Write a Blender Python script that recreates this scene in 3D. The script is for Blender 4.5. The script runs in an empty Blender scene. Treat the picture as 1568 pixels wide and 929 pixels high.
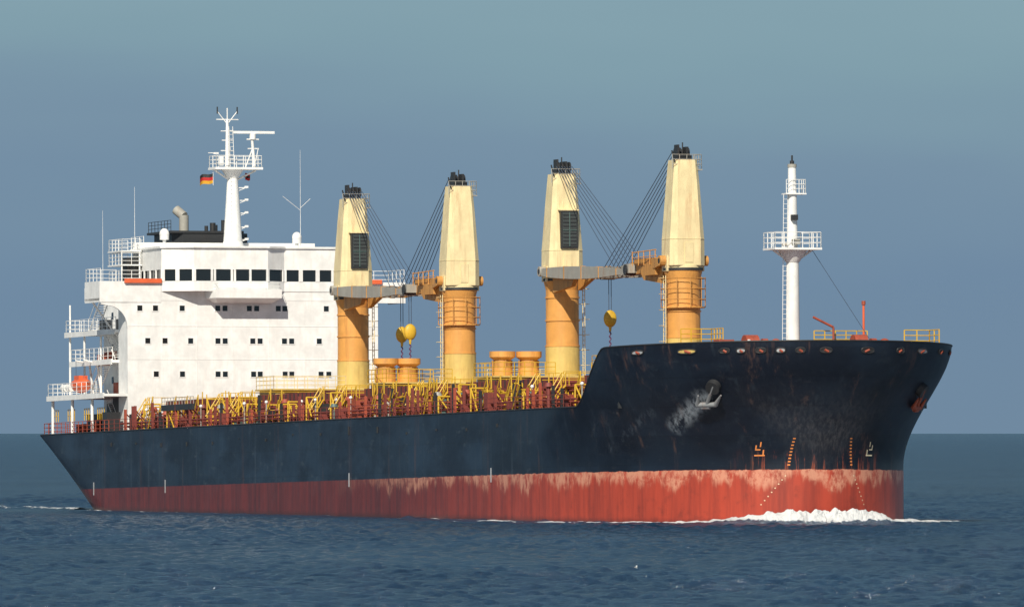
import bpy, math, random
import numpy as np
from mathutils import Vector, noise, Matrix, Euler
random.seed(7); rng=np.random.default_rng(5)
sc=bpy.context.scene
sc.view_settings.view_transform='Standard'
sc.view_settings.look='None'; sc.view_settings.exposure=0

def lin(r,g,b):
    f=lambda c:(c/255/12.92) if c/255<=.04045 else ((c/255+.055)/1.055)**2.4
    return (f(r),f(g),f(b),1)

# ------------------------------------------------------------------ node helpers
class NT:
    def __init__(s,name):
        s.m=bpy.data.materials.new(name); s.m.use_nodes=True
        s.t=s.m.node_tree; s.n=s.t.nodes; s.b=s.n['Principled BSDF']
        s.co=s.n.new('ShaderNodeTexCoord').outputs['Object']
    def put(s,sock,v):
        if hasattr(v,'is_linked'): s.t.links.new(v,sock)
        else: sock.default_value=v
    def math(s,op,a,b=0.,c=0.,clamp=False):
        n=s.n.new('ShaderNodeMath'); n.operation=op; n.use_clamp=clamp
        s.put(n.inputs[0],a); s.put(n.inputs[1],b); s.put(n.inputs[2],c); return n.outputs[0]
    def sep(s,v=None):
        n=s.n.new('ShaderNodeSeparateXYZ'); s.put(n.inputs[0],v or s.co); return n.outputs
    def scale(s,x,y,z):
        n=s.n.new('ShaderNodeMapping'); s.put(n.inputs[0],s.co); n.inputs['Scale'].default_value=(x,y,z); return n.outputs[0]
    def noise(s,vec,sc=1.,det=4,rough=.6):
        n=s.n.new('ShaderNodeTexNoise'); s.put(n.inputs['Vector'],vec); n.inputs['Scale'].default_value=sc
        n.inputs['Detail'].default_value=det; n.inputs['Roughness'].default_value=rough; return n.outputs['Fac']
    def map(s,v,a,b,c=0.,d=1.,smooth=True):
        n=s.n.new('ShaderNodeMapRange'); n.interpolation_type='SMOOTHSTEP' if smooth else 'LINEAR'
        s.put(n.inputs[0],v)
        for i,q in zip((1,2,3,4),(a,b,c,d)): s.put(n.inputs[i],q)
        return n.outputs[0]
    def mix(s,f,a,b,mode='MIX'):
        n=s.n.new('ShaderNodeMix'); n.data_type='RGBA'; n.blend_type=mode
        s.put(n.inputs[0],f); s.put(n.inputs[6],a); s.put(n.inputs[7],b); return n.outputs[2]
    def bump(s,h,st=.3,d=.1,link=True):
        n=s.n.new('ShaderNodeBump'); s.put(n.inputs['Height'],h); n.inputs['Strength'].default_value=st
        n.inputs['Distance'].default_value=d
        if link: s.t.links.new(n.outputs[0],s.b.inputs['Normal'])
        return n.outputs[0]

def paint(name,col,dirt=None,amt=.35,rough=.5,metal=0.,sc=1.):
    k=NT(name)
    if dirt is None: dirt=(col[0]*.45,col[1]*.4,col[2]*.35,1)
    streak=k.noise(k.scale(2.2*sc,2.2*sc,.25*sc),1.,5,.65)
    blot=k.noise(k.scale(.9*sc,.9*sc,.9*sc),1.,4,.6)
    f=k.math('MULTIPLY',k.map(streak,.46,.74),k.map(blot,.35,.7,.3,1.))
    f=k.math('MULTIPLY',f,amt)
    tone=k.map(blot,.3,.7,.88,1.06)
    c=k.mix(f,(*col[:3],1),dirt)
    n=k.n.new('ShaderNodeVectorMath'); n.operation='SCALE'; k.put(n.inputs[0],c); k.put(n.inputs['Scale'],tone)
    k.put(k.b.inputs['Base Color'],n.outputs[0])
    k.b.inputs['Roughness'].default_value=rough; k.b.inputs['Metallic'].default_value=metal
    return k.m

M={}
M['white']=paint('white_paint',(.82,.82,.80),(.45,.33,.22,1),.22,.45)
M['cream']=paint('cream_paint',(.80,.67,.38),(.36,.15,.06,1),.6,.45)
M['buff']=paint('buff_paint',(.70,.34,.085),(.25,.10,.04,1),.7,.5)
M['pale']=paint('pale_yellow_paint',(.66,.48,.15),(.30,.13,.04,1),.7,.5)
M['grey']=paint('grey_paint',(.36,.35,.31),(.27,.13,.05,1),.5,.5)
M['brown']=paint('rusty_orange_paint',(.55,.27,.07),(.14,.05,.03,1),.8,.6)
M['yellow']=paint('safety_yellow_paint',(.66,.41,.03),(.22,.09,.03,1),.55,.5)
M['maroon']=paint('deck_red_paint',(.21,.045,.035),(.06,.02,.015,1),.7,.6)
M['rust']=paint('winch_red_paint',(.36,.075,.04),(.1,.03,.02,1),.7,.6)
M['dark']=paint('dark_machinery',(.025,.027,.03),(.06,.04,.03,1),.4,.5)
M['teal']=paint('green_grey_paint',(.09,.15,.14),(.1,.06,.03,1),.4,.5)
M['orange']=paint('lifeboat_orange',(.75,.14,.05),(.3,.06,.02,1),.3,.4)
M['rope']=paint('wire_rope',(.06,.085,.13),(.03,.03,.03,1),.2,.6)
M['red']=paint('flag_red',(.45,.02,.02),None,.1,.8)
M['gold']=paint('flag_gold',(.6,.32,.02),None,.1,.8)
M['scuff']=paint('bare_steel_paint',(.42,.44,.46),(.2,.1,.06,1),.6,.5)
M['steel']=paint('anchor_steel',(.24,.25,.26),(.2,.09,.05,1),.8,.5)
M['mark']=paint('marking_paint',(.75,.65,.45),(.3,.2,.1,1),.4,.6)
M['omark']=paint('orange_marking_paint',(.75,.25,.06),(.3,.1,.05,1),.3,.6)
M['purple']=paint('hook_chain',(.10,.03,.09),None,.3,.6)
M['teal2']=paint('louvre_panel',(.05,.06,.06),None,.3,.5)
g=NT('window_glass'); g.b.inputs['Base Color'].default_value=(.012,.016,.02,1); g.b.inputs['Roughness'].default_value=.08; M['glass']=g.m

# ------------------------------------------------------------------ ship frame
TH=math.radians(18.9); S,C=math.sin(TH),math.cos(TH)
ship=bpy.data.objects.new('bulk_carrier_ship',None); sc.collection.objects.link(ship)
ship.location=(-30.3,909,0); ship.rotation_euler=(0,-.015,TH-math.pi/2)

class P:
    def __init__(s,name): s.name=name; s.v=[]; s.f=[]; s.m=[]; s.sm=[]; s.keys=[]
    def k(s,m):
        if m not in s.keys: s.keys.append(m)
        return s.keys.index(m)
    def add(s,vs,fs,m,sm=False):
        o=len(s.v); s.v+= [tuple(v) for v in vs]
        for f in fs: s.f.append([i+o for i in f]); s.m.append(s.k(m)); s.sm.append(sm)
    def box(s,a,b,m):
        x0,y0,z0=a; x1,y1,z1=b
        vs=[(x,y,z) for z in(z0,z1) for x,y in((x0,y0),(x1,y0),(x1,y1),(x0,y1))]
        s.add(vs,[(3,2,1,0),(4,5,6,7),(0,1,5,4),(1,2,6,5),(2,3,7,6),(3,0,4,7)],m)
    def prism(s,poly,z0,z1,m,poly2=None):
        n=len(poly); p2=poly2 or poly
        s.add([(x,y,z0) for x,y in poly]+[(x,y,z1) for x,y in p2],
          [list(range(n))[::-1],list(range(n,2*n))]+[(i,(i+1)%n,n+(i+1)%n,n+i) for i in range(n)],m)
    def extr(s,pts,off,m):
        n=len(pts); off=Vector(off)
        s.add([Vector(p) for p in pts]+[Vector(p)+off for p in pts],
          [list(range(n))[::-1],list(range(n,2*n))]+[(i,(i+1)%n,n+(i+1)%n,n+i) for i in range(n)],m)
    def tube(s,p0,p1,r,m,n=6,r1=None,caps=True):
        p0=Vector(p0);p1=Vector(p1); d=p1-p0
        if d.length<1e-5:return
        r1=r if r1 is None else r1
        q=d.to_track_quat('Z','Y'); vs=[]
        for p,rr in((p0,r),(p1,r1)):
            for i in range(n):
                a=2*math.pi*i/n; vs.append(p+q@Vector((math.cos(a)*rr,math.sin(a)*rr,0)))
        s.add(vs,[(i,(i+1)%n,n+(i+1)%n,n+i) for i in range(n)],m,n>6)
        if caps: s.add(vs,[list(range(n))[::-1],list(range(n,2*n))],m)
    def cyl(s,x,y,z0,z1,r,m,r1=None,n=28): s.tube((x,y,z0),(x,y,z1),r,m,n,r1)
    def ball(s,c,r,m,sx=1,sy=1,sz=1,n=12):
        vs=[];fs=[]
        for i in range(n+1):
            a=math.pi*i/n
            for j in range(n*2):
                b=math.pi*j/n; vs.append((c[0]+r*sx*math.sin(a)*math.cos(b),c[1]+r*sy*math.sin(a)*math.sin(b),c[2]+r*sz*math.cos(a)))
        for i in range(n):
            for j in range(n*2):
                k=(j+1)%(n*2); fs.append((i*2*n+j,(i+1)*2*n+j,(i+1)*2*n+k,i*2*n+k))
        s.add(vs,fs,m,True)
    def rail(s,pts,h=1.1,m='white',r=.03,sp=1.5,nr=3):
        for a,b in zip(pts[:-1],pts[1:]):
            a=Vector(a);b=Vector(b);L=(b-a).length;n=max(1,round(L/sp))
            for i in range(n+1):
                p=a.lerp(b,i/n); s.tube(p,p+Vector((0,0,h)),r,m,5)
            for j in range(nr):
                z=Vector((0,0,h*(j+1)/nr)); s.tube(a+z,b+z,r*.8,m,5)
    def ladder(s,a,b,w,m,r=.03,sp=.35,ax=(0,1,0)):
        a=Vector(a);b=Vector(b);o=Vector(ax)*w/2
        s.tube(a-o,b-o,r,m,5);s.tube(a+o,b+o,r,m,5)
        n=int((b-a).length/sp)
        for i in range(1,n): p=a.lerp(b,i/n); s.tube(p-o,p+o,r*.7,m,4)
    def done(s,parent=ship):
        me=bpy.data.meshes.new(s.name); me.from_pydata(s.v,[],s.f)
        for k in s.keys: me.materials.append(M[k])
        me.polygons.foreach_set('material_index',s.m); me.polygons.foreach_set('use_smooth',s.sm); me.update()
        o=bpy.data.objects.new(s.name,me); sc.collection.objects.link(o); o.parent=parent
        return o

# ------------------------------------------------------------------ hull
B=13.5; UC=156.
def sm(t): t=min(1,max(0,t)); return t*t*(3-2*t)
def aft(z):
    s=(z+.1)/6.6; s=max(-.3,min(1,s)); return 8*(1-s),6+12*(1-s)
def bow(z):
    s=sm((z-2)/9.1); return 163.5+4.5*s, 28-12*s
def breadth(u,z):
    ub,ab=bow(z)
    if u<=ub-ab: return B
    return B*math.sqrt(max(0,1-((u-ub+ab)/ab)**2))
def hpt(kind,w,z):
    us,aa=aft(z); ub,ab=bow(z)
    if kind=='a': return us+aa*(1-math.cos(w)),B*math.sin(w)**.85
    if kind=='b': return ub-ab*(1-math.cos(w)),B*math.sin(w)
    if kind=='m': u=w+(us+aa-6)*max(0,(60-w)/54)
    else: u=UC+(w-UC)*(ub-UC)/(168-UC)
    return u,breadth(u,z)
def F(u):
    t=(u-147.3)/6.9
    return 6.5+4.25*(.55*sm(t)+.45*max(0,min(1,t*1.15)))+.25*max(0,(u-153)/15)
def ztop(kind,w):
    return 6.5 if kind=='a' else F(w)
seq=[('a',math.radians(a)) for a in np.linspace(0,90,19)[:-1]]
seq+=[('m',w) for w in list(np.linspace(6,130,50))[:-1]+list(np.linspace(130,146.6,14))+list(np.linspace(147.2,UC,36))[:-1]]
seq+=[('n',168-(168-UC)*(1-math.cos(math.radians(a)))) for a in np.linspace(90,0,50)]
NL=38
hv=[];hf=[]
cols=[(k,w,-1) for k,w in seq]+[(k,w,1) for k,w in seq[::-1][1:-1]]
for k,w,sd in cols:
    zt=ztop(k,w)
    for j in range(NL+1):
        z=-3.5+(zt+3.5)*j/NL
        u,b=hpt(k,w,z); hv.append((u,sd*b,z))
n=len(cols)
for i in range(n):
    for j in range(NL):
        a=i*(NL+1)+j; b=((i+1)%n)*(NL+1)+j
        hf.append((a,b,b+1,a+1))
me=bpy.data.meshes.new('hull'); me.from_pydata(hv,[],hf); me.update()
me.polygons.foreach_set('use_smooth',[True]*len(hf))
hull=bpy.data.objects.new('hull',me); sc.collection.objects.link(hull); hull.parent=ship
def hp(deg,z,side,off=0.02):
    w=math.radians(deg); u,b=hpt('b',w,z); u2,b2=hpt('b',w+.01,z); u3,b3=hpt('b',w,z+.1)
    p=Vector((u,side*b,z)); t=Vector((u2,side*b2,z))-p; v=Vector((u3,side*b3,z+.1))-p
    nn=t.cross(v).normalized()
    if nn.dot(Vector((.3,side,0)))<0: nn=-nn
    return p+nn*off,t.normalized(),v.normalized(),nn

k=NT('hull_paint')
x,y,z=k.sep()
nbig=k.noise(k.scale(.12,.12,.25),1.,4,.6)
nfine=k.noise(k.scale(.9,.9,.9),1.,6,.7)
streak=k.noise(k.scale(1.3,1.3,.09),1.,5,.65)
streak2=k.noise(k.scale(3.5,3.5,.2),1.,5,.7)
navy=k.mix(k.map(nbig,.4,.65),lin(15,26,42),lin(30,46,64))
navy=k.mix(k.math('MULTIPLY',k.map(streak,.54,.76),.5),navy,lin(66,78,90))
navy=k.mix(k.math('MULTIPLY',k.map(k.noise(k.scale(.45,.45,.9),1.,6,.78),.56,.70),.38),navy,lin(80,90,98))
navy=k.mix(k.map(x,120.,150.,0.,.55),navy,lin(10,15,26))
br=k.n.new('ShaderNodeTexBrick'); cx=k.n.new('ShaderNodeCombineXYZ'); k.put(cx.inputs[0],x); k.put(cx.inputs[1],z)
k.put(br.inputs['Vector'],cx.outputs[0]); br.inputs['Scale'].default_value=1; br.inputs['Brick Width'].default_value=9.; br.inputs['Row Height'].default_value=2.1
br.inputs['Mortar Size'].default_value=.03; br.inputs['Color1'].default_value=(.78,.78,.78,1); br.inputs['Color2'].default_value=(1.25,1.25,1.25,1); br.inputs['Mortar'].default_value=(.6,.6,.6,1)
navy=k.mix(.6,navy,br.outputs['Color'],'MULTIPLY')
rr=k.math('MULTIPLY',k.map(k.noise(k.scale(.7,.7,.03),1.,4,.7),.57,.68),k.map(streak2,.4,.6))
navy=k.mix(k.math('MULTIPLY',rr,.5),navy,lin(92,66,56))
def chafe(p,q,wid):
    ex,ez=q[0]-p[0],q[2]-p[2]; L2=ex*ex+ez*ez
    dx=k.math('SUBTRACT',x,p[0]); dz=k.math('SUBTRACT',z,p[2])
    tt=k.math('DIVIDE',k.math('ADD',k.math('MULTIPLY',dx,ex),k.math('MULTIPLY',dz,ez)),L2,0,True)
    rx=k.math('SUBTRACT',dx,k.math('MULTIPLY',tt,ex)); rz=k.math('SUBTRACT',dz,k.math('MULTIPLY',tt,ez))
    d=k.math('SQRT',k.math('ADD',k.math('MULTIPLY',rx,rx),k.math('MULTIPLY',rz,rz)))
    return k.math('MULTIPLY',k.map(d,wid,0.),k.map(y,0.,-1.,0.,1.))
c0=hp(38,7.0,-1)[0]; c1=hp(43.5,4.9,-1)[0]
sn=k.noise(k.scale(1.6,1.6,.8),1.,6,.75)
sc1=k.math('MULTIPLY',chafe(c0,c1,.8),k.map(sn,.40,.62))
navy=k.mix(k.math('MULTIPLY',sc1,.75,0,True),navy,lin(150,158,166))
c2=hp(52,6.0,-1)[0]; c3=hp(60,3.4,-1)[0]
navy=k.mix(k.math('MULTIPLY',k.math('MULTIPLY',chafe(c2,c3,.5),k.map(sn,.48,.62)),.3),navy,lin(100,110,120))
stem_highlight=k.math('MULTIPLY',k.map(x,163.0,164.4),k.map(z,8.5,3.))
navy=k.mix(k.math('MULTIPLY',stem_highlight,k.map(streak2,.4,.7,.15,.7)),navy,lin(92,90,92))  # pale streak down the stem is a sun highlight painted into the navy
rs=k.math('MULTIPLY',k.map(x,160.5,162.5),k.math('MULTIPLY',k.map(z,3.4,1.8),k.map(streak2,.54,.62)))
navy=k.mix(k.math('MULTIPLY',rs,.7),navy,lin(150,72,44))
# anti-fouling red
red=k.mix(k.map(streak,.35,.7),lin(112,45,42),lin(82,37,38))
red=k.mix(k.math('MULTIPLY',k.map(streak2,.50,.70),.6),red,lin(56,38,44))
red_lit=k.mix(k.map(streak,.35,.7),lin(172,68,50),lin(138,56,45))
red_lit=k.mix(k.math('MULTIPLY',k.map(nfine,.52,.72),.45),red_lit,lin(104,48,42))
red=k.mix(k.map(x,100.,146.),red,red_lit)  # brighter red towards the bow: sunlight on the bow painted into the colour
n2=k.noise(k.scale(.35,.35,.06),1.,5,.7)
wear_lo=k.math('ADD',k.map(n2,.3,.7,1.6,-.5,False),k.map(x,110.,150.,.1,-.1))
band=k.map(z,wear_lo,k.math('ADD',wear_lo,.7))
wear=k.math('MULTIPLY',band,k.map(k.noise(k.scale(1.1,1.1,.6),1.,6,.78),.38,.58))
wear=k.math('MULTIPLY',wear,k.map(x,86.,118.,0.,.8))
red=k.mix(wear,red,lin(206,148,122))
wz=k.math('ADD',z,k.math('MULTIPLY',x,.015))
red=k.mix(k.math('MULTIPLY',k.map(k.math('ADD',wz,k.math('MULTIPLY',nfine,.7)),1.0,.4),.75),red,lin(58,38,38))
line=k.math('ADD',1.65,k.math('MULTIPLY',k.math('SUBTRACT',nfine,.5),k.map(x,80.,150.,.08,.35)))
fac=k.map(k.math('SUBTRACT',z,line),-.03,.03)
col=k.mix(fac,red,navy)
k.put(k.b.inputs['Base Color'],col); k.b.inputs['Roughness'].default_value=.4
k.b.inputs['Specular IOR Level'].default_value=.4
k.bump(k.noise(k.scale(.35,.35,.35),1.,2,.5),.35,.16)
me.materials.append(k.m)

d=P('decks')
top=[hpt(kk,w,6.4) for kk,w in seq if kk!='n' and not (kk=='m' and w>153)]
poly=[(u,-b+.03) for u,b in top]+[(u,b-.03) for u,b in top[::-1]][:-1]
d.add([(u,v,6.4) for u,v in poly],[list(range(len(poly)))],'maroon')
fo=[hpt('m',w,9.7) for w in np.linspace(153.5,UC,6)[:-1]]+[hpt(kk,w,9.7) for kk,w in seq if kk=='n']
poly=[(u,-b+.05) for u,b in fo]+[(u,b-.05) for u,b in fo[::-1]][1:]
d.add([(u,v,9.7) for u,v in poly],[list(range(len(poly)))],'maroon')
d.box((153.4,-12.2,6.3),(153.6,12.2,9.65),'dark')
d.done()

h=P('hull_fittings')
caps=[]
for kk,w,sd in cols:
    if kk=='a' : continue
    zt=ztop(kk,w); u,b=hpt(kk,w,zt); caps.append(Vector((u,sd*b,zt)))
for a,b in zip(caps[:-1],caps[1:]):
    if (a-b).length<8: h.tube(a,b,.06,'dark',6)
def oval(deg,z,side,w,hh,m1,m2):
    p,t,v,nn=hp(deg,z,side,.03); N=16
    ring=[p+t*math.copysign(abs(math.cos(2*math.pi*i/N))**.6,math.cos(2*math.pi*i/N))*w*.5+v*math.sin(2*math.pi*i/N)*hh*.5 for i in range(N)]
    for i in range(N): h.tube(ring[i],ring[(i+1)%N],.05,m1,5)
    h.add(ring,[list(range(N))],m2)
    h.tube(p-t*w*.22-v*hh*.3+nn*.02,p+t*w*.12+v*hh*.12+nn*.02,.09,'rust',6)
for deg,sd,w,m2 in [(66,-1,1.3,'scuff'),(48,-1,1.6,'pale'),(36,-1,.8,'dark'),(31,-1,.7,'scuff'),(25,-1,.8,'dark'),(19,-1,.7,'scuff'),(13,-1,.7,'dark'),(5,-1,.9,'dark'),(9,1,1.1,'dark'),(22,1,.8,'dark'),(33,1,1.3,'scuff'),(46,1,1.1,'dark'),(58,1,1.0,'scuff')]:
    oval(deg,10.3,sd,w,.38,'dark',m2)
def anchor(deg,z,sd,m):
    p,t,v,nn=hp(deg,z,sd,.3)
    h.tube(p-nn*.5+v*.9,p+nn*.12+v*.9,.55,'dark',16)
    h.tube(p+v*1.1,p-v*.9,.14,m,8)
    h.tube(p-v*.9-t*.8,p-v*.9+t*.8,.19,m,8)
    for q in(-1,1): h.tube(p-v*.9+t*q*.75,p+v*.2+t*q*.95+nn*.15,.19,m,8,.06)
    h.tube(p-v*1.15-t*.35,p-v*1.15+t*.35,.18,m,8)
anchor(36.5,7.2,-1,'steel'); anchor(38,7.0,1,'rust')
def dab(deg,z,sd,w,hh,m):
    p,t,v,nn=hp(deg,z,sd,.015)
    h.add([p-t*w-v*hh,p+t*w-v*hh,p+t*w+v*hh,p-t*w+v*hh],[(0,1,2,3)],m)
for i in range(9):
    for sd,b0 in((-1,10),(1,11)):
        dab(b0-(i*.12),2.0+i*.24,sd,.10,.05,'omark')
        if i<8: dab(b0+1+i*1.0 if sd<0 else b0+1+i*.6,1.2-i*.3,sd,.05,.04,'mark')
for sd,m in((-1,'omark'),(1,'mark')):
    for (dd,dz,w,hh) in [(0,0,.4,.05),(0,.8,.05,.2),(.6,.42,.2,.05),(-1.0,.22,.05,.2),(1.2,.6,.05,.16)]:
        dab(18.5+dd,2.7+dz,sd,w,hh,m)
for u in (22,43,93,128):
    h.box((u,-13.53,1.1),(u+.18,-13.505,2.2),'scuff')
for u in np.arange(20,130,7.3):
    h.box((u,-13.58,4.9+random.random()),(u+.2,-13.5,5.2+random.random()*.2),'dark')
h.done()

# ------------------------------------------------------------------ accommodation
a=P('accommodation_block')
W='white'
a.box((22.3,-11.3,6.4),(25,11.3,18.6),W)
a.box((7.5,-8.2,6.4),(22.3,8.2,18.6),W)
for zz,hw,u0,u1 in((9.55,13.4,7.5,24.9),(12.5,11.9,9.5,22.3),(15.1,11.6,7.0,22.3)):
    a.box((u0,-hw,zz),(u1,-8.2,zz+.22),W); a.box((u0,8.2,zz),(u1,hw,zz+.22),W)
    a.box((u0-.1,-hw-.02,zz-.15),(u1-.2,-hw+.1,zz+.3),W)
    a.rail([(22.2,-hw+.1,zz+.22),(u0+.1,-hw+.1,zz+.22),(u0+.1,-6,zz+.22)],1.1,W,.03,1.4)
for u in(8,14,20):
    for v in(-13,13): a.cyl(u,v,6.4,9.6,.14,W,n=8)
for u in(7.6,12,17):
    a.cyl(u,-11.3,9.7,15.1,.10,W,n=8)
a.cyl(7.3,-11.2,15.2,17.8,.08,W,n=8)
for z0,u0,u1 in((6.5,22,18.5),(9.8,13,17),(12.8,21,17.5),(15.3,13,16.5)):
    a.ladder((u0,-10.8,z0),(u1,-10.8,z0+2.7),.8,W,.05,.3)
    a.tube((u0,-11.2,z0+1),(u1,-11.2,z0+3.7),.03,W)
a.box((20.6,-13.8,17.75),(25.02,13.8,17.95),W)
for sd in(-1,1):
    y0,y1=sorted((sd*13.8,sd*8.3))
    a.box((24.9,y0,17.6),(25.05,y1,19.4),W)
    a.box((20.6,min(sd*13.8,sd*13.65),17.6),(24.9,max(sd*13.8,sd*13.65),19.4),W)
    a.box((20.5,y0,17.7),(20.6,y1,18.9),W)
    if sd<0:
        pts=[(24.7,sd*11.3,17.7),(24.7,sd*13.7,17.7),(24.7,sd*13.65,17.45)]
        for i in range(9):
            q=math.pi/2*i/8; pts.append((24.7,sd*(11.3+1.9*(1-math.sin(q))),17.35-1.9*(1-math.cos(q))))
        pts.append((24.7,sd*11.3,15.4))
        a.extr(pts,(.29,0,0),W)
        a.tube((21.5,-13.4,17.7),(21.5,-11.6,15.3),.09,W)
    a.rail([(25,sd*13.7,19.4),(20.7,sd*13.7,19.4),(20.7,sd*11,19.4)],1.1,W,.03,1.2)
    a.box((25.07,min(sd*11.6,sd*8.3),19.25),(25.3,max(sd*11.6,sd*8.3),19.62),'orange')
WH=[(16.5,-8.25),(25.06,-8.25),(26.3,-5.7),(26.3,.95),(25.06,2.8),(25.06,8.25),(16.5,8.25)]
a.prism(WH,18.55,19.42,W); a.prism(WH,20.42,22.25,W)
WI=[(16.6,-8.1),(24.98,-8.1),(26.22,-5.65),(26.22,.9),(24.98,2.75),(24.98,8.1),(16.6,8.1)]
a.prism(WI,19.42,20.42,'glass')
RO=[(16.2,-8.4),(25.15,-8.4),(26.5,-5.8),(26.5,1.05),(25.2,2.9),(25.2,8.4),(16.2,8.4)]
a.prism(RO,22.25,22.42,W)
def mull(p,q,fr,hw=.09):
    p=Vector((*p,0));q=Vector((*q,0))
    for f0 in fr:
        c=p.lerp(q,f0); dd=(q-p).normalized()*hw; nn=Vector((dd.y,-dd.x,0)).normalized()*.04
        a.prism([(c+dd+nn)[:2],(c-dd+nn)[:2],(c-dd-nn*2)[:2],(c+dd-nn*2)[:2]],19.40,20.44,W)
mull(WH[1],WH[2],(.02,.07,.46,.52,.97)); mull(WH[2],WH[3],(0.01,.24,.28,.51,.55,.76,.99)); mull(WH[3],WH[4],(.03,.95)); mull(WH[4],WH[5],(.02,.26,.29,.54,.57,.80,.83,.99))
mull(WH[0],WH[1],(0,.1,.2,.4,.6,.8,.99))
a.prism([(25,-4.3),(26.9,-3.9),(26.9,2.0),(25,2.4)],17.95,18.7,W); a.prism([(25,-3.6),(25.6,-3.4),(25.6,1.5),(25,1.7)],17.55,17.95,W,[(25,-4.3),(26.9,-3.9),(26.9,2.0),(25,2.4)])
a.rail([(25.1,-4.1,18.7),(26.8,-3.8,18.7),(26.8,1.9,18.7),(25.1,2.3,18.7)],.55,W,.025,1.5,2)
def win(v,zc,w=.44,hh=.46):
    a.box((24.95,v-w/2-.07,zc-hh/2-.07),(25.035,v+w/2+.07,zc+hh/2+.07),W)
    a.box((24.98,v-w/2,zc-hh/2),(25.045,v+w/2,zc+hh/2),'glass')
for v in(-10.2,-8.8,-6.4,-3.2,-2.55,-.36,.3,2.26,2.85,6.6): win(v,17.1)
for v in(-9.5,-7.95,-5.65,-3.2,-2.55,-.06,.6,2.8,3.45,5.95): win(v,14.3)
for v in(-8.75,-6.4,-3.2,-2.55,0,.6,2.85,3.45,6.1,6.8): win(v,11.45)
for zc in(11.2,14.0,16.8):
    for u in(10,13,16,19): a.box((u,-8.24,zc-.3),(u+.5,-8.2,zc+.3),'glass')
    a.box((20.5,-8.25,zc-1.3),(21.3,-8.2,zc+.7),'dark')
for zz in(12.7,15.55): a.box((25.0,-11.28,zz),(25.025,11.28,zz+.04),W)
for v in(-8.2,-5.1,-1.9,1.4,4.6,8.0): a.box((25.0,v,8.6),(25.02,v+.04,17.5),W)
a.rail([(16.3,-8.3,22.42),(20,-8.3,22.42)],1.0,W,.03,1.2)
a.box((16.4,-8.2,22.42),(16.9,8.2,23.0),W)
for u,v,z0,r in((22.5,-7.2,23.4,.42),(24.3,4.2,23.1,.42)):
    a.cyl(u,v,22.4,z0,.16,W,n=8); a.cyl(u,v,z0-.35,z0,.4,W,n=14); a.ball((u,v,z0+.15),r,W,1,1,1.15)
for zz in(19.4,20.9,22.1):
    a.box((15.5,-10.2,zz),(19.5,-8.3,zz+.12),W)
    a.rail([(19.5,-8.4,zz+.1),(19.5,-10.1,zz+.1),(15.6,-10.1,zz+.1),(15.6,-8.4,zz+.1)],1.0,W,.03,1.)
for v in(-10.1,-8.5): a.cyl(19.4,v,18,22.2,.07,W,n=6)
a.box((17.5,-9.6,18),(19.2,-8.5,21.6),'dark')
for u in(10,11.6): a.tube((u,-12.6,10.5),(u+1.1,-12.6,10.5),.34,W,12)
for v,zz in((-9.6,10.5),(-10.4,13.2),(-9.4,16),(-11,12.9),(-10.8,15.9)): a.box((16+v*.1,v,zz-.6),(17.6+v*.1,v+.7,zz+.4),random.choice(['dark','grey','rust']))
for u,v,z0,z1 in((17,-8.2,22.4,27.8),(24.4,4.5,22.4,30.8),(10,-9,18.6,26.0)):
    a.tube((u,v,z0),(u,v,z1),.026,W,5,.01)
a.tube((24.4,4.5,25.6),(24.4,2.9,26.8),.02,W,4); a.tube((24.4,4.5,25.8),(24.4,5.4,26.6),.02,W,4)
a.done()

rb=P('rescue_boat')
N=14;rings=[]
for i in range(N+1):
    t=-1+2*i/N; w=max(.05,(1-abs(t)**2.6))
    rings.append([(15.0+2.0*t,-12.5+.8*w*math.cos(q),10.75+(.75 if math.sin(q)<0 else .45)*w**.5*math.sin(q)+.15*t*t) for q in np.linspace(0,2*math.pi,13)[:-1]])
vs=[p for r in rings for p in r]; fs=[(i*12+j,i*12+(j+1)%12,(i+1)*12+(j+1)%12,(i+1)*12+j) for i in range(N) for j in range(12)]
rb.add(vs,fs,'orange',True); rb.box((14.2,-12.9,11.0),(15.6,-12.1,11.5),'orange')
for u in(13.8,16.2):
    rb.tube((u,-11,9.7),(u,-11.4,12.6),.1,'white'); rb.tube((u,-11.4,12.6),(u,-12.6,12.8),.09,'white'); rb.tube((u,-12.6,12.8),(u,-12.6,11.2),.025,'rope')
rb.done()

fu=P('funnel')
fp=[(8.5,-3.4),(9.3,-4.1),(14.5,-4.1),(15.3,-3.3),(15.3,2.0),(14.5,2.8),(9.3,2.8),(8.5,2.2)]
fu.prism(fp,18.5,23.9,'dark'); fu.prism([(8.4,-4.5),(15.4,-4.5),(15.4,2.2),(8.4,2.2)],23.9,24.1,'dark')
for u,v,r,hh in((11,-1.9,.42,1.6),(12.4,.3,.25,.9),(13.6,.9,.2,1.1),(10.2,1.2,.22,.8),(13.4,-.6,.16,.6)):
    fu.cyl(u,v,24.0,24.0+hh,r,'grey' if r>.4 else 'dark',n=14)
fu.tube((11,-1.9,25.5),(10.3,-2.4,26.1),.42,'grey',14)
fu.rail([(15.3,-4.4,24.1),(8.6,-4.4,24.1)],.9,'dark',.03,.9)
fu.done()

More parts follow.
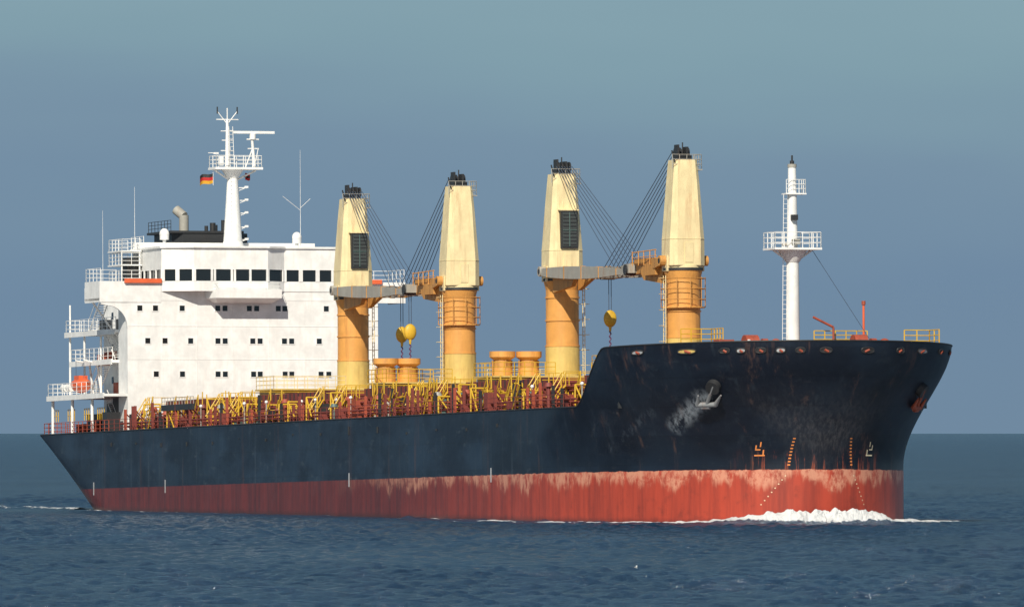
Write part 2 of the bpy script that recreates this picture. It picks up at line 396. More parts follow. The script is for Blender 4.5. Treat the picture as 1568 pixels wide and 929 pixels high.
r=P('radar_mast')
U=19.2
r.tube((U,0,22.4),(U,0,29.2),.85,W,20,.42); r.tube((U,0,22.4),(U,0,23.1),1.1,W,20,.8)
r.prism([(U-1.0,-1.9),(U+1.2,-1.9),(U+1.2,2.4),(U-1.0,2.4)],29.25,29.45,W)
r.tube((U,0,28.2),(U,-1.6,29.2),.09,W);r.tube((U,0,28.2),(U,2.1,29.2),.09,W)
r.tube((U,0,28.4),(U,0,29.3),.4,W,16,1.0)
r.rail([(U+1.1,-1.8,29.45),(U+1.1,2.3,29.45),(U-.9,2.3,29.45),(U-.9,-1.8,29.45),(U+1.1,-1.8,29.45)],1.0,W,.035,.8)
r.tube((U,-.45,29.4),(U,-.45,33.6),.22,W,10,.12); r.tube((U,-.45,33.6),(U,-.45,34.6),.05,W)
for z0,w in((33.6,1.0),(32.6,.6),(31.8,.5),(30.9,.6)): r.tube((U,-.45-w,z0),(U,-.45+w,z0),.05,W)
for q in(-1,1):
    r.tube((U,-.45,33.2),(U,-.45+q*.9,34.3),.04,W); r.tube((U,-.45+q*.9,34.1),(U,-.45+q*.9,34.7),.06,'dark')
r.tube((U+.3,-.45,30.2),(U+.9,-.45,31.1),.04,W); r.box((U-.1,-1.25,29.6),(U+.3,-.9,30.4),W)
r.ladder((U+.3,-.1,29.5),(U+.2,-.2,33),.35,W,.03)
r.tube((U,2.0,29.4),(U,1.8,31.9),.16,W,10,.12); r.tube((U,1.2,29.5),(U,1.9,31.3),.05,W)
r.tube((U,1.3,31.9),(U,2.4,31.9),.07,W); r.cyl(U,1.85,31.9,32.4,.28,W,n=12); r.box((U-.15,.05,32.4),(U+.15,3.8,32.62),W)
r.tube((U,1.4,31.1),(U,2.4,31.1),.06,W); r.tube((U,2.35,31.1),(U,2.0,29.5),.04,W)
r.tube((U,-1.6,30.7),(U,-2.2,30.7),.04,W); r.box((U,-1.75,30.6),(U+.2,-1.3,30.75),W)
for zz in(23.2,24.3,25.5,26.6,27.7):
    r.tube((U,.3,zz),(U,1.35,zz),.05,W); r.tube((U,.3,zz-.35),(U,1.2,zz),.03,W); r.box((U-.1,1.1,zz),(U+.1,1.4,zz+.16),W)
r.ladder((U+.75,-.2,23),(U+.45,-.1,28.6),.4,W,.03)
r.done()

fl=P('ensign_flag')
def flag(y0,z0,w,hh,cols_):
    n=14
    for ci,cm in enumerate(cols_):
        vs=[];
        for i in range(n+1):
            for j in(0,1):
                t=i/n; vs.append((U+.25*math.sin(t*7)*t,y0-w*t,z0-hh*(ci+j)/3-.25*t*t*w-.08*math.sin(t*6)))
        fl.add(vs,[(2*i,2*i+1,2*i+3,2*i+2) for i in range(n)],cm,True)
flag(-1.75,28.95,1.25,.85,('dark','red','gold'))
flag(1.6,29.0,.5,.6,('red','dark','red'))
fl.tube((U,-1.75,29.4),(U,-1.75,27.9),.02,'white',4)
fl.done()

# ------------------------------------------------------------------ cranes
def hook(p,u,v,zt,zb):
    p.tube((u,v,zt),(u,v,zb+1.3),.03,'rope',4); p.tube((u,v+.2,zt),(u,v+.2,zb+1.3),.03,'rope',4)
    p.ball((u,v+.1,zb+.75),.56,'yellow',.5,.95,1.2); p.tube((u,v+.1,zb+.3),(u,v+.1,zb-.25),.16,'yellow',8,.08)
    for i in range(7):
        p.tube((u,v+.1+(.07 if i%2 else -.07),zb-.2-.2*i),(u,v+.1-(.07 if i%2 else -.07),zb-.4-.2*i),.06,'purple',5)
def crane(u,dirn,jl,hooks,re):
    p=P('deck_crane' )
    z0,zs,zt=6.4,17.3,25.5
    p.cyl(u,0,z0,12.0,1.34,'pale',n=36)
    p.cyl(u,0,12.0,zs-.9,1.30,'buff',n=36)
    for zz in(12.0,14.0,15.8): p.cyl(u,0,zz-.05,zz+.06,1.37,'buff',n=36)
    p.cyl(u,0,zs-.9,zs-.2,1.30,'buff',1.48,36); p.cyl(u,0,zs-.2,zs,1.53,'dark',n=36)
    p.cyl(u,0,zs,zs+.18,1.48,'cream',n=36)
    if dirn<0:
        for zz in (14.9,15.7,16.5):
            N=20
            for i in range(N):
                q0=2*math.pi*i/N;q1=2*math.pi*(i+1)/N
                p.tube((u+1.7*math.cos(q0),1.7*math.sin(q0),zz),(u+1.7*math.cos(q1),1.7*math.sin(q1),zz),.035,'brown',4)
        for i in range(10):
            q=2*math.pi*i/10; p.tube((u+1.68*math.cos(q),1.68*math.sin(q),14.3),(u+1.68*math.cos(q),1.68*math.sin(q),16.6),.035,'brown',4)
        p.cyl(u,0,14.25,14.35,1.66,'buff',n=28)
    sgn=-1 if dirn<0 else 1
    p.ladder((u+.4,1.65*sgn,9.6),(u+.4,1.65*sgn,zs-.6),.5,'cream',.035,ax=(1,0,0))
    for zz in np.arange(10.5,17,1.2): 
        p.tube((u,sgn*1.2,zz),(u+.4,sgn*1.95,zz),.025,'cream',4)
        p.tube((u+.1,sgn*2.0,zz),(u+.7,sgn*2.0,zz),.025,'cream',4)
    def oc(hx,hy,c): return [(u+a_,b_) for a_,b_ in((-hx,-hy+c),(-hx+c,-hy),(hx-c,-hy),(hx,-hy+c),(hx,hy-c),(hx-c,hy),(-hx+c,hy),(-hx,hy-c))]
    secs=[(zs+.18,1.40,1.42,.5),(zs+2.2,1.38,1.38,.45),(zt-1.9,1.08,1.08,.3),(zt,.92,.92,.25)]
    for (za,hx,hy,c),(zb,hx2,hy2,c2) in zip(secs[:-1],secs[1:]): p.prism(oc(hx,hy,c),za,zb,'cream',oc(hx2,hy2,c2))
    p.prism(oc(1.40,1.40,.45),zs+2.17,zs+2.22,'cream')
    p.box((u+1.28,-.35,zs+.4),(u+1.44,.3,zs+1.9),'cream'); 
    for q in range(7): p.tube((u-.9,-1.2+.04*q,zs+2.6+q*.7),(u+.3,-1.25+.045*q,zs+2.6+q*.7),.03,'grey',4)
    p.box((u-.7,-.5,zt),(u+.7,.5,zt+.35),'dark')
    for v in(-.45,-.15,.2,.5): p.tube((u+dirn*.3,v-.06,zt+.55),(u+dirn*.3,v+.06,zt+.55),.42,'dark',14)
    p.box((u-.1,-.65,zt),(u+.7,-.5,zt+1.15),'dark'); p.box((u-.3,.1,zt+.2),(u+.5,.3,zt+1.0),'dark'); p.tube((u,0,zt+.3),(u,0,zt+1.35),.05,'dark')
    p.rail([(u+.9,-1.15,zt-.7),(u+.9,1.2,zt-.7),(u-.9,1.2,zt-.7)],1.1,'grey',.03,.6)
    p.box((u-.9,.9,zt-.8),(u+1.0,1.25,zt-.72),'grey')
    p.tube((u+.8,-.9,zt-.2),(u+.8,-1.15,zt+.7),.06,'dark')
    if dirn>0:
        p.box((u+1.05,-.62,zs+2.35),(u+1.58,.78,zs+5.3),'dark')
        p.box((u+1.58,-.5,zs+2.5),(u+1.62,.66,zs+5.15),'teal2')
        for i in range(9): p.box((u+1.60,-.46,zs+2.6+i*.29),(u+1.66,.62,zs+2.68+i*.29),'dark')
        p.box((u+1.60,.04,zs+2.5),(u+1.68,.10,zs+5.15),'teal'); p.box((u+1.6,-.5,zs+3.75),(u+1.68,.66,zs+3.80),'teal')
        p.box((u+1.0,-.75,zs+5.3),(u+1.65,.9,zs+5.4),'cream')
    jz=zs+.55; n=10
    tip=u+dirn*jl; sh=-1.15 if dirn>0 else .95
    col='grey' if dirn>0 else 'brown'
    for sd in(-1,1):
        prev=None
        for i in range(n+1):
            t=i/n; uu=u-dirn*.3+(tip-u+dirn*.3)*t; vv=sh*t+sd*(1.72*(1-t)+.38*t); hh=.28+.30*math.sin(math.pi*min(1,t*1.15))**.7; zc=jz-.55*t
            sec=[(uu,vv-.16,zc-hh),(uu,vv+.16,zc-hh),(uu,vv+.16,zc+hh*.7),(uu,vv-.16,zc+hh*.7)]
            if prev: p.add(prev+sec,[(0,1,5,4),(1,2,6,5),(2,3,7,6),(3,0,4,7)],col if (t<.55 or dirn>0) else 'grey')
            else: p.add(sec,[(0,1,2,3)],col)
            if i%2 and dirn>0: p.box((uu-.05,vv-.2,zc-hh-.03),(uu+.05,vv+.2,zc+hh*.75),'brown')
            prev=sec
        p.add(prev,[(0,1,2,3)],col)
        p.tube((u,sd*1.45,jz),(u,sd*1.95,jz),.40,col,14); p.tube((u,sd*1.9,jz),(u,sd*1.98,jz),.2,'dark',10)
        p.box((u-.6,min(sd*1.25,sd*1.5),jz-.8),(u+.6,max(sd*1.25,sd*1.5),jz+.4),'cream')
    for t in(.2,.35,.5,.65,.8,.95):
        vv=1.72*(1-t)+.38*t; uu=u+(tip-u)*t; p.box((uu-.12,sh*t-vv,jz-.55*t-.3),(uu+.12,sh*t+vv,jz-.55*t+.2),'dark' if t<.3 else col)
    p.tube((tip,sh-.55,jz-.45),(tip,sh+.55,jz-.45),.42,'dark',14)
    p.box((tip-.6,sh-.45,jz-.7),(tip+.6,sh+.45,jz+.0),col)
    p.extr([(u+dirn*1.2,-1.2,jz-1.7),(u+dirn*1.2,-1.2,jz-.5),(u+dirn*6.5,-1.2,jz-.5),(u+dirn*5.6,-1.2,jz-1.3)],(0,.35,0),'brown')
    p.extr([(u+dirn*1.2,.9,jz-1.5),(u+dirn*1.2,.9,jz-.5),(u+dirn*5,.9,jz-.5)],(0,.35,0),'brown')
    if dirn<0:
        p.box((u-4.6,-1.55,jz-1.0),(u-2,1.2,jz-.1),'brown'); p.box((u-7.5,-1.3,jz-.1),(u-3.2,.9,jz+.35),'brown')
        for a_ in(1.8,3,4.4,5.6,7): p.tube((u-a_,-1.6,jz-.2),(u-a_,-1.6,jz+.9),.04,'buff',4)
        p.tube((u-1.6,-1.6,jz+.9),(u-7,-1.6,jz+.8),.04,'buff',4); p.tube((u-1.6,-1.6,jz+.45),(u-7,-1.6,jz+.4),.03,'buff',4)
    e=u+dirn*re
    for i in range(7):
        t=i/6-.5
        p.tube((u+dirn*.6,t*1.3,zt+.6),(e+t*(3.0 if dirn>0 else 1.6),sh*.8+t*1.5,jz-.1),.030,'rope',5)
    for uh in hooks: hook(p,uh,sh if abs(uh-tip)<2 else sh*.6,jz-.4,13.2)
    p.done()
crane(52.8,1,18.5,(71.1,),16.5); crane(80.6,-1,18.0,(62.6,),14.5); crane(106.0,1,19.5,(),18.5); crane(134.0,-1,20.0,(114.3,),17.5)

ho=P('crane_base_houses')
for u,v0,drums in((52.8,-7.6,()),(80.6,-6.9,(-5.9,-4.0)),(106.0,-6.4,(-4.6,-2.4)),(134,-6.4,())):
    ho.box((u-2.0,v0,6.4),(u+2.4,-v0,9.5),'pale'); ho.box((u-2.3,v0-.3,9.5),(u+2.7,-v0+.3,9.62),'pale')
    ho.rail([(u-2.2,-1.5,9.62),(u-2.2,v0-.2,9.62),(u+2.6,v0-.2,9.62),(u+2.6,-1.5,9.62)],1.05,'cream' if u<60 else 'yellow',.035,.9)
    ho.rail([(u+2.6,1.5,9.62),(u+2.6,-v0,9.62)],1.05,'cream' if u<90 else 'yellow',.035,.9)
    for v in drums:
        ho.cyl(u-1.2,v,9.6,10.3,.80,'buff',n=20); ho.cyl(u-1.2,v,10.3,10.95,.70,'brown',n=20)
        ho.cyl(u-1.2,v,10.95,11.15,.72,'buff',1.0,20); ho.cyl(u-1.2,v,11.15,11.6,1.02,'buff',n=24)
        for q in range(4): ho.box((u-1.3+math.cos(q*1.57)*.8,v-.05+math.sin(q*1.57)*.8,9.6),(u-1.2+math.cos(q*1.57)*.8,v+.05+math.sin(q*1.57)*.8,10.9),'brown')
    for v in np.arange(v0+.6,-v0,1.7): ho.box((u+2.4,v,7.4),(u+2.44,v+.5,8.0),'dark')
ho.done()

# ------------------------------------------------------------------ hatches & deck outfit
ha=P('cargo_hatches')
HT=((30,49.5),(56.5,77),(84.5,102.5),(110,130.5),(138,150))
for u0,u1 in HT:
    ha.box((u0,-9.2,6.4),(u1,9.2,8.2),'maroon'); ha.box((u0-.3,-9.6,8.2),(u1+.3,9.6,8.4),'maroon')
    ha.box((u0,-9.4,8.4),(u1,9.4,9.05),'maroon')
    for u in np.arange(u0+.3,u1,1.1):
        ha.box((u,-9.75,6.4),(u+.1,-9.2,8.3),'maroon'); ha.box((u+.4,-9.46,8.42),(u+.5,-9.4,9.0),'dark')
    for v in np.arange(-9,9,1.3): ha.box((u1,v,6.4),(u1+.35,v+.1,8.2),'rust')
ha.done()
df=P('deck_fittings')
rand=random.uniform
df.rail([(26,-13.3,6.45),(146,-13.3,6.45)],1.05,'maroon',.03,1.6)
df.rail([(2.2,-11.2,6.45),(5,-12.9,6.45),(26,-13.3,6.45)],1.05,'rust',.035,1.4)
df.rail([(2.2,-11.2,6.45),(.4,-7,6.45),(.2,7,6.45),(3,12,6.45)],1.05,'rust',.035,1.4)
df.rail([(26,13.3,6.45),(146,13.3,6.45)],1.05,'maroon',.035,2)
for z_,v,m in((6.9,-12.2,'rust'),(7.15,-12.5,'maroon'),(6.85,-11.8,'teal'),(7.5,-10.6,'rust'),(7.9,-10.3,'maroon')):
    df.tube((27,v,z_),(145,v,z_),.09,m,8)
u=27.
while u<147:
    kind=random.random(); v=rand(-12.9,-10.2)
    dens=noise.noise(Vector((u*.13,3,3)))
    if kind<.15+.22*dens:
        hh=rand(1.4,2.6); w=rand(.7,1.6)
        df.tube((u,v,6.4),(u,v,6.4+hh),.07,'yellow');df.tube((u,v+w,6.4),(u,v+w,6.4+hh),.07,'yellow');df.tube((u,v,6.4+hh),(u,v+w,6.4+hh),.07,'yellow')
        df.tube((u,v,6.4+hh),(u+rand(1,2.2),v,6.4+rand(0,1)),.06,'yellow')
    elif kind<.26:
        df.ladder((u,v,6.4),(u+rand(1.2,2),v,8.4),.7,'yellow',.05,.45)
        df.tube((u,v-.35,7.3),(u+1.6,v-.35,9.3),.05,'yellow'); df.tube((u+1.6,v-.35,8.4),(u+1.6,v-.35,9.3),.05,'yellow')
    elif kind<.44:
        m=random.choice(['rust','maroon','teal','rust','grey','maroon']); hh=rand(.9,1.8)
        df.cyl(u,v,6.4,6.4+hh,.16,m,n=10); df.cyl(u,v,6.4+hh,6.7+hh,.36,m,.22,12)
    elif kind<.66:
        m=random.choice(['maroon','rust','teal','rust','dark','maroon','dark']); df.box((u,v,6.4),(u+rand(.4,1.5),v+rand(.3,1.1),6.4+rand(.5,1.8)),m)
    elif kind<.90:
        hh=rand(1.4,2.5); df.box((u,-12.9,6.4),(u+.16,-12.68,6.4+hh),random.choice(['rust','dark','maroon'])); df.tube((u,-12.7,6.4+hh*.8),(u,-11.2,6.6),.06,'maroon')
    else:
        df.tube((u,v,6.4),(u,v,8.2),.05,'grey'); df.ball((u,v,8.25),.14,'white')
    u+=rand(.35,.95)
for u0,u1 in HT:
    for uu in(u0-.8,u1+.8):
        df.rail([(uu,-10.8,8.3),(uu,-2,8.3)],1.05,'yellow',.035,1.3,2); df.box((uu-.4,-10.8,8.2),(uu+.4,-1,8.28),'maroon')
        for v in(-10.6,-8,-5,-2.4): df.tube((uu,v,6.4),(uu,v,8.2),.06,'yellow')
        df.ladder((uu,-12,6.4),(uu,-10.8,8.3),.7,'yellow',.06,.4,(1,0,0))
        for q in(-.5,.5): df.tube((uu+q,-12,7.4),(uu+q,-10.8,9.3),.05,'yellow'); df.tube((uu+q,-10.8,8.2),(uu+q,-10.8,9.3),.05,'yellow')
for k_ in range(16):
    uu=rand(30,146); df.tube((uu,-9.9,8.4),(uu,-9.9,rand(9.1,9.6)),.05,'yellow')
df.box((40,-12.9,8.0),(49,-12.7,8.5),'dark'); df.rail([(40,-12.8,8.5),(49,-12.8,8.5)],.6,'grey',.03,.8,2)
for u_,v in((6,-10),(11,-11),(16,-11.5),(20,-11.8)):
    df.cyl(u_,v,6.4,7.4,.3,random.choice(['dark','rust']),n=12); df.tube((u_-.6,v+1.2,7.1),(u_+1,v+1.2,7.1),.5,'dark',12)
for u_ in(7,12,17,21): df.rail([(u_,-12.8,7.6),(u_+2,-12.8,7.6)],1.0,'yellow',.04,.7,2)
df.box((19.5,-11.0,6.4),(22,-9,9.5),'dark'); df.box((23,-13.0,6.4),(24.4,-11.8,8.2),'dark')
df.box((9,-8.4,6.5),(16,-8.25,9.2),'dark'); df.box((5,-9,6.4),(8.5,-6,8.3),'dark')
df.done()

# ------------------------------------------------------------------ forecastle
f=P('foremast')
u=157.8
f.cyl(u,0,9.7,17.4,.52,W,.46,20); f.cyl(u,0,17.4,24.0,.42,W,.3,18)
f.prism([(u-1.3,-1.85),(u+1.3,-1.85),(u+1.3,1.85),(u-1.3,1.85)],17.9,18.05,W)
f.tube((u,0,16.9),(u,-1.5,17.9),.1,W);f.tube((u,0,16.9),(u,1.5,17.9),.1,W); f.tube((u,0,17.0),(u,0,17.9),.5,W,16,1.1)
f.rail([(u+1.2,-1.8,18.05),(u+1.2,1.8,18.05),(u-1.2,1.8,18.05),(u-1.2,-1.8,18.05),(u+1.2,-1.8,18.05)],1.15,W,.035,.75)
f.box((u-.5,-.65,22.0),(u+.5,.95,22.1),W); f.rail([(u+.4,-.6,22.1),(u+.4,.9,22.1),(u-.4,.9,22.1)],1.0,W,.03,.5)
f.cyl(u,0,24.0,24.25,.34,'grey',n=12); f.cyl(u,0,24.25,24.5,.16,'dark',n=10); f.tube((u,0,24.4),(u,0,24.9),.07,'dark')
f.box((u+.3,-.25,20.1),(u+.7,.2,20.5),'dark'); f.box((u+.3,-.2,18.3),(u+.9,.25,18.7),'grey')
f.ladder((u+.1,-.72,10),(u+.1,-.55,22),.32,W,.025,.35,(0,1,0))
f.tube((u,1.5,18),(u+2,5.5,11),.02,'rope',4)
f.tube((u,0,18.3),(u,-.8,18.3),.12,'grey')
f.done()
w=P('forecastle_gear')
for uu,v in((158.5,-3.6),(160.5,4.2)):
    w.tube((uu,v-.5,10.9),(uu,v+.5,10.9),.72,'rust',18); w.tube((uu,v+.9,10.8),(uu,v+1.3,10.8),.55,'rust',18); w.box((uu-.8,v-1.2,9.7),(uu+.8,v+1.6,10.5),'maroon')
    w.ball((uu,v+2.0,10.9),.45,'rust')
w.box((156,-5.6,9.7),(157.2,-4.4,11.3),'rust'); w.box((159,1.4,9.7),(160,2.6,11.25),'maroon')
w.rail([(154.5,-7.6,11.0),(154.5,-5.2,11.0),(157,-5.2,11.0)],1.15,'yellow',.045,.7); w.box((154.2,-7.7,9.7),(157,-5.1,11.0),'rust')
w.rail([(158,1.6,11.0),(158,5.8,11.0)],.95,'yellow',.045,.9)
w.rail([(155.0,9.9,10.9),(155.0,11.9,10.9),(157,11.9,10.9)],1.2,'yellow',.05,.8); w.box((154.8,9.8,9.7),(157,11.2,10.9),'dark')
w.tube((157,5.9,9.7),(157,5.9,13.9),.09,'orange',8); w.tube((157,5.9,13.9),(157,5.9,14.2),.16,'rust',8)
w.tube((158.6,2.9,10),(158.6,2.9,12.2),.09,'rust',8); w.tube((158.6,2.9,12.2),(158.6,1.3,12.95),.09,'rust',8)
w.cyl(162,-5,9.7,11.2,.12,W,n=8)
w.done()

# ------------------------------------------------------------------ sea
def water_nodes(name):
    k=NT(name)
    pos=k.n.new('ShaderNodeNewGeometry').outputs['Position']; k.co=pos
    at=k.n.new('ShaderNodeAttribute'); at.attribute_name='foam'; fo=at.outputs['Fac']
    nz=k.noise(k.scale(1.7,1.7,1.7),1.,6,.72); nl=k.noise(k.scale(.06,.012,.05),1.,4,.6)
    th=k.math('SUBTRACT',1.0,fo)
    tm=k.map(th,0.,1.,.22,.9,False)
    fm=k.map(nz,k.math('SUBTRACT',tm,.05),k.math('ADD',tm,.06))
    fm=k.math('MULTIPLY',fm,k.map(fo,.02,.12))
    base=k.mix(k.map(nl,.35,.65),(.010,.048,.100,1),(.018,.066,.128,1))
    h1=k.noise(k.scale(1.8,1.0,1.),1.,5,.75); h2=k.noise(k.scale(.5,.3,1.),1.,2,.5)
    nrm=k.bump(k.math('ADD',h1,h2),1.,.6,False)
    df_=k.n.new('ShaderNodeBsdfDiffuse'); k.put(df_.inputs[0],k.mix(fm,base,(.80,.82,.83,1))); k.put(df_.inputs['Normal'],nrm)
    gl_=k.n.new('ShaderNodeBsdfGlossy'); gl_.inputs[0].default_value=(1,1,1,1); gl_.inputs['Roughness'].default_value=.14; k.put(gl_.inputs['Normal'],nrm)
    mx_=k.n.new('ShaderNodeMixShader'); k.put(mx_.inputs[0],k.map(fm,0.,1.,.31,.02)); k.put(mx_.inputs[1],df_.outputs[0]); k.put(mx_.inputs[2],gl_.outputs[0])
    k.t.links.new(mx_.outputs[0],k.n['Material Output'].inputs[0])
    return k.m
WAT=water_nodes('sea_water')
ys=np.concatenate([np.array([-2000,-300,0,120,220,290,330]),np.arange(345,1050,.5)])
step=.5; y=ys[-1]; ext=[]
while y<70000: step*=1.022; y+=step; ext.append(y)
ys=np.concatenate([ys,np.array(ext)])
an=np.linspace(-1,1,440); an=np.concatenate([[-60,-12,-4,-2,-1.4],an,[1.4,2,4,12,60]])
wd=np.maximum(ys*.058+8,30)
X=an[None,:]*wd[:,None]; Y=np.repeat(ys[:,None],len(an),1)
Z=np.zeros_like(X)
for i in range(60):
    L=.62*(1.044**i)*(.8+.4*rng.random()); ang=rng.normal(-1.0,.8); kx,ky=math.cos(ang)*2*math.pi/L,math.sin(ang)*2*math.pi/L
    amp=.0108*L**.55
    ph=kx*X+ky*Y+rng.random()*6.28
    Z+=amp*(np.sin(ph)+.3*np.cos(2*ph))
pat=.75+.3*np.sin(X*.05+Y*.013+1)*np.sin(Y*.031+X*.02)
Z*=pat
fade=np.clip((ys-300)/60,0,1)*np.clip((9000-ys)/7000,0,1)
edge=np.clip((1.3-np.abs(an))/.3,0,1)
Z*=fade[:,None]*edge[None,:]
R_,Cn=X.shape
co=np.stack([X,Y,Z],-1).reshape(-1,3)
ii=(np.arange(R_-1)[:,None]*Cn+np.arange(Cn-1)[None,:]).reshape(-1)
fc=np.stack([ii,ii+1,ii+1+Cn,ii+Cn],-1)
sm_=bpy.data.meshes.new('sea'); sm_.vertices.add(len(co)); sm_.vertices.foreach_set('co',co.ravel())
sm_.loops.add(fc.size); sm_.loops.foreach_set('vertex_index',fc.ravel().astype(np.int32))
sm_.polygons.add(len(fc)); sm_.polygons.foreach_set('loop_start',np.arange(0,fc.size,4,dtype=np.int32))
sm_.update(calc_edges=True); sm_.polygons.foreach_set('use_smooth',np.ones(len(fc),bool))
at=sm_.attributes.new('foam','FLOAT','POINT')
sm_.materials.append(WAT)
so=bpy.data.objects.new('sea',sm_); sc.collection.objects.link(so)

mw=Matrix.Translation(ship.location)@Euler(ship.rotation_euler).to_matrix().to_4x4()
bv=[];bf=[];fa=[]
def wl(kind,w,sd):
    z_=0
    for _ in range(4):
        u_,b_=hpt(kind,w,z_); z_=-.015*u_
    p=mw@Vector((u_,sd*b_,z_)); return p,u_
def strip(path,sgn,Af,ocf,Wf,foamf,K=28):
    o0=len(bv); pts=[p for p,_ in path]
    for i,(p,t) in enumerate(path):
        q=pts[min(i+1,len(pts)-1)]-pts[max(i-1,0)]; q.z=0; q.normalize()
        nn=Vector((q.y,-q.x,0))*sgn
        A=Af(t);oc=ocf(t);Wd=Wf(t)
        for j in range(K+1):
            o=-.4+(Wd+.4)*j/K
            pp=p+nn*o
            nz=noise.noise(Vector((pp.x*.3,pp.y*.3,3)))+.5*noise.noise(Vector((pp.x*1.3,pp.y*1.3,8)))+.3*noise.noise(Vector((pp.x*3.5,pp.y*3.5,1)))
            g=math.exp(-((o-oc)/(.6+.05*t))**2)
            hh=A*g*(1+.6*nz)+.13*(1+.8*nz)
            e=min(1,(Wd-o)/.6); hh=hh*e-.3*(1-e)
            bv.append((pp.x,pp.y,hh)); fa.append(max(0,min(1,foamf(t,o,oc)*(1+.35*nz)))*e)
    for i in range(len(path)-1):
        for j in range(K):
            a_=o0+i*(K+1)+j; bf.append((a_,a_+1,a_+K+2,a_+K+1))
for sd in(-1,1):
    path=[]; dist=0; prev=None
    for w_ in np.linspace(0,90,200):
        p,u_=wl('b',math.radians(w_),sd); p.z=0
        if prev: dist+=(p-prev).length
        path.append((p,dist)); prev=p
    for w_ in np.arange(135,6,-.8):
        p,u_=wl('m',w_,sd); p.z=0; dist+=(p-prev).length; path.append((p,dist)); prev=p
        if sd>0 and w_<110: break
    for w_ in np.linspace(89,2,40) if sd<0 else []:
        p,u_=wl('a',math.radians(w_),sd); p.z=0; dist+=(p-prev).length; path.append((p,dist)); prev=p
    def Af(t): return .80*math.exp(-((t-1.5)/4.0)**2)+.28*math.exp(-t/14)
    def ocf(t): return .40+.17*min(t,40)
    def Wf(t): return 1.9+.27*min(t,35)
    def ff(t,o,oc):
        g=math.exp(-((o-oc)/(.6+.03*t))**2)
        v=(1.0*math.exp(-(t/26)**2)+.46*math.exp(-t/80))*g
        v+=.75*math.exp(-t/7)*(1 if o<oc+.6 else .4)
        v+=(.44+.26*math.exp(-t/50))*math.exp(-((o-.25)/.45)**2)
        if 25<t<62: v+=.5*math.exp(-((o-1.0)/.8)**2)
        if t>22: v*=.85+.7*noise.noise(Vector((t*.06,1,1)))
        if t>120: v+=.3*math.exp(-((o-.6)/.6)**2)
        return v
    strip(path,sd,Af,ocf,Wf,ff)
path=[]
for t in np.arange(0,90,.8):
    p=mw@Vector((14-t,-11-.10*t,0)); p.z=0; path.append((p,t))
strip(path,-1,lambda t:.13,lambda t:1.5,lambda t:4.,lambda t,o,oc:.68*math.exp(-((o-1.5)/1.2)**2)*math.exp(-t/120))
bm_=bpy.data.meshes.new('bow_wave'); bm_.from_pydata(bv,[],bf); bm_.update()
bm_.polygons.foreach_set('use_smooth',[True]*len(bf))
at=bm_.attributes.new('foam','FLOAT','POINT'); at.data.foreach_set('value',fa)
bm_.materials.append(WAT)
bo=bpy.data.objects.new('bow_wave',bm_); sc.collection.objects.link(bo)

gl=P('seagull')
gl.ball((0,0,.10),.17,'white',1.5,.75,.65); gl.ball((.22,0,.27),.065,'white',1.2,1,1); gl.tube((.14,0,.16),(.21,0,.27),.06,'white',8,.05)
gl.tube((.28,0,.27),(.36,0,.25),.018,'gold',6,.006); gl.tube((-.18,0,.14),(-.42,0,.19),.07,'grey',8,.01); gl.ball((-.04,0,.16),.15,'grey',1.3,.8,.45)
go=gl.done(None); go.location=(6.1,507,.08); go.rotation_euler=(0,0,1.2); go.scale=(.55,.55,.55)

# ------------------------------------------------------------------ light
az=Vector((-.22,-.975)).normalized(); el=math.radians(39)
tosun=Vector((az.x*math.cos(el),az.y*math.cos(el),math.sin(el)))
L=bpy.data.lights.new('sun','SUN'); L.energy=5.0; L.angle=math.radians(.5); L.color=(1,.93,.80)
lo=bpy.data.objects.new('sun',L); sc.collection.objects.link(lo); lo.rotation_euler=tosun.to_track_quat('Z','Y').to_euler()
wo=bpy.data.worlds.new('World'); sc.world=wo; wo.use_nodes=True; t=wo.node_tree; nn=t.nodes
sk=nn.new('ShaderNodeTexSky'); sk.sky_type='NISHITA'; sk.sun_disc=False; sk.sun_elevation=el; sk.sun_rotation=math.atan2(az.x,az.y)
bg=nn['Background']; bg.inputs[1].default_value=.055; t.links.new(sk.outputs[0],bg.inputs[0])
tc=nn.new('ShaderNodeTexCoord'); sp=nn.new('ShaderNodeSeparateXYZ'); t.links.new(tc.outputs['Generated'],sp.inputs[0])
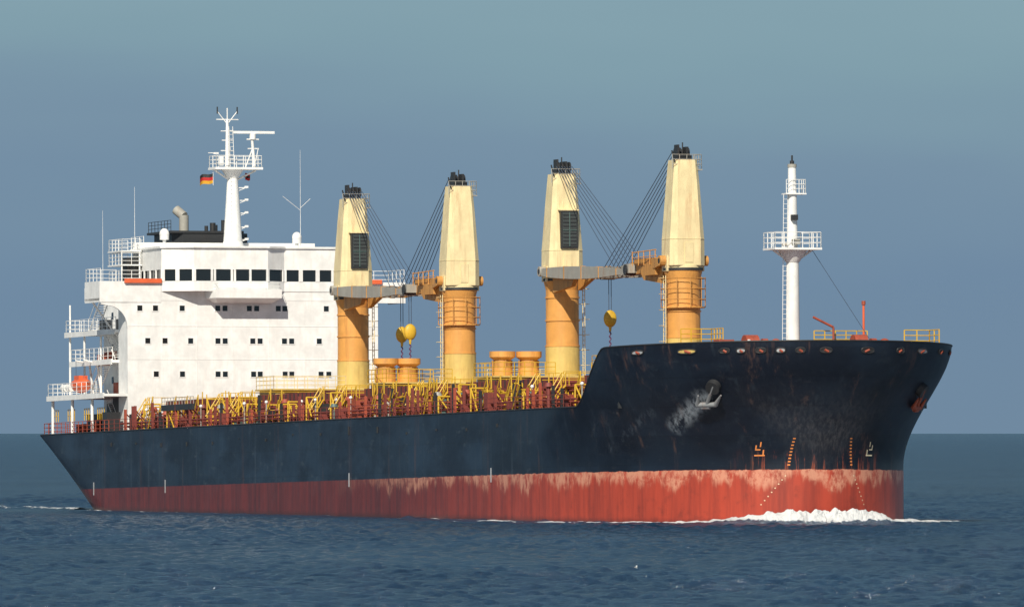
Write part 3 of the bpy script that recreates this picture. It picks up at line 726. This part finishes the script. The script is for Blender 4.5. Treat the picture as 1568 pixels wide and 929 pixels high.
mp=nn.new('ShaderNodeMapping'); mp.inputs['Scale'].default_value=(9,9,45); t.links.new(tc.outputs['Generated'],mp.inputs[0])
no=nn.new('ShaderNodeTexNoise'); no.inputs['Scale'].default_value=1.4; no.inputs['Detail'].default_value=3; t.links.new(mp.outputs[0],no.inputs['Vector'])
ma=nn.new('ShaderNodeMath'); ma.operation='MULTIPLY_ADD'; t.links.new(no.outputs['Fac'],ma.inputs[0]); ma.inputs[1].default_value=.022; 
sb=nn.new('ShaderNodeMath'); sb.operation='SUBTRACT'; t.links.new(sp.outputs[2],sb.inputs[0]); sb.inputs[1].default_value=.011
t.links.new(sb.outputs[0],ma.inputs[2])
mr=nn.new('ShaderNodeMapRange'); mr.inputs[2].default_value=.05; t.links.new(ma.outputs[0],mr.inputs[0])
cr=nn.new('ShaderNodeValToRGB'); t.links.new(mr.outputs[0],cr.inputs[0]); e=cr.color_ramp.elements
e[0].position=0; e[0].color=lin(112,137,160); e[1].position=1; e[1].color=lin(138,168,178)
for p_,c_ in((.3,lin(112,138,163)),(.55,lin(119,145,166)),(.78,lin(129,159,172))):
    q=e.new(p_); q.color=c_
b2=nn.new('ShaderNodeBackground'); b2.inputs[1].default_value=1; t.links.new(cr.outputs[0],b2.inputs[0])
m2=nn.new('ShaderNodeMapRange'); m2.interpolation_type='SMOOTHSTEP'; m2.inputs[1].default_value=.06; m2.inputs[2].default_value=.35; t.links.new(sp.outputs[2],m2.inputs[0])
mx=nn.new('ShaderNodeMixShader'); t.links.new(m2.outputs[0],mx.inputs[0]); t.links.new(b2.outputs[0],mx.inputs[1]); t.links.new(bg.outputs[0],mx.inputs[2])
t.links.new(mx.outputs[0],nn['World Output'].inputs[0])

cam=bpy.data.cameras.new('camera'); cam.lens=36*15750/1568; cam.sensor_width=36; cam.shift_y=(662-464.5)/1568; cam.clip_start=5; cam.clip_end=120000
c=bpy.data.objects.new('camera',cam); sc.collection.objects.link(c); c.location=(0,0,6.8); c.rotation_euler=(math.pi/2,0,0); sc.camera=c
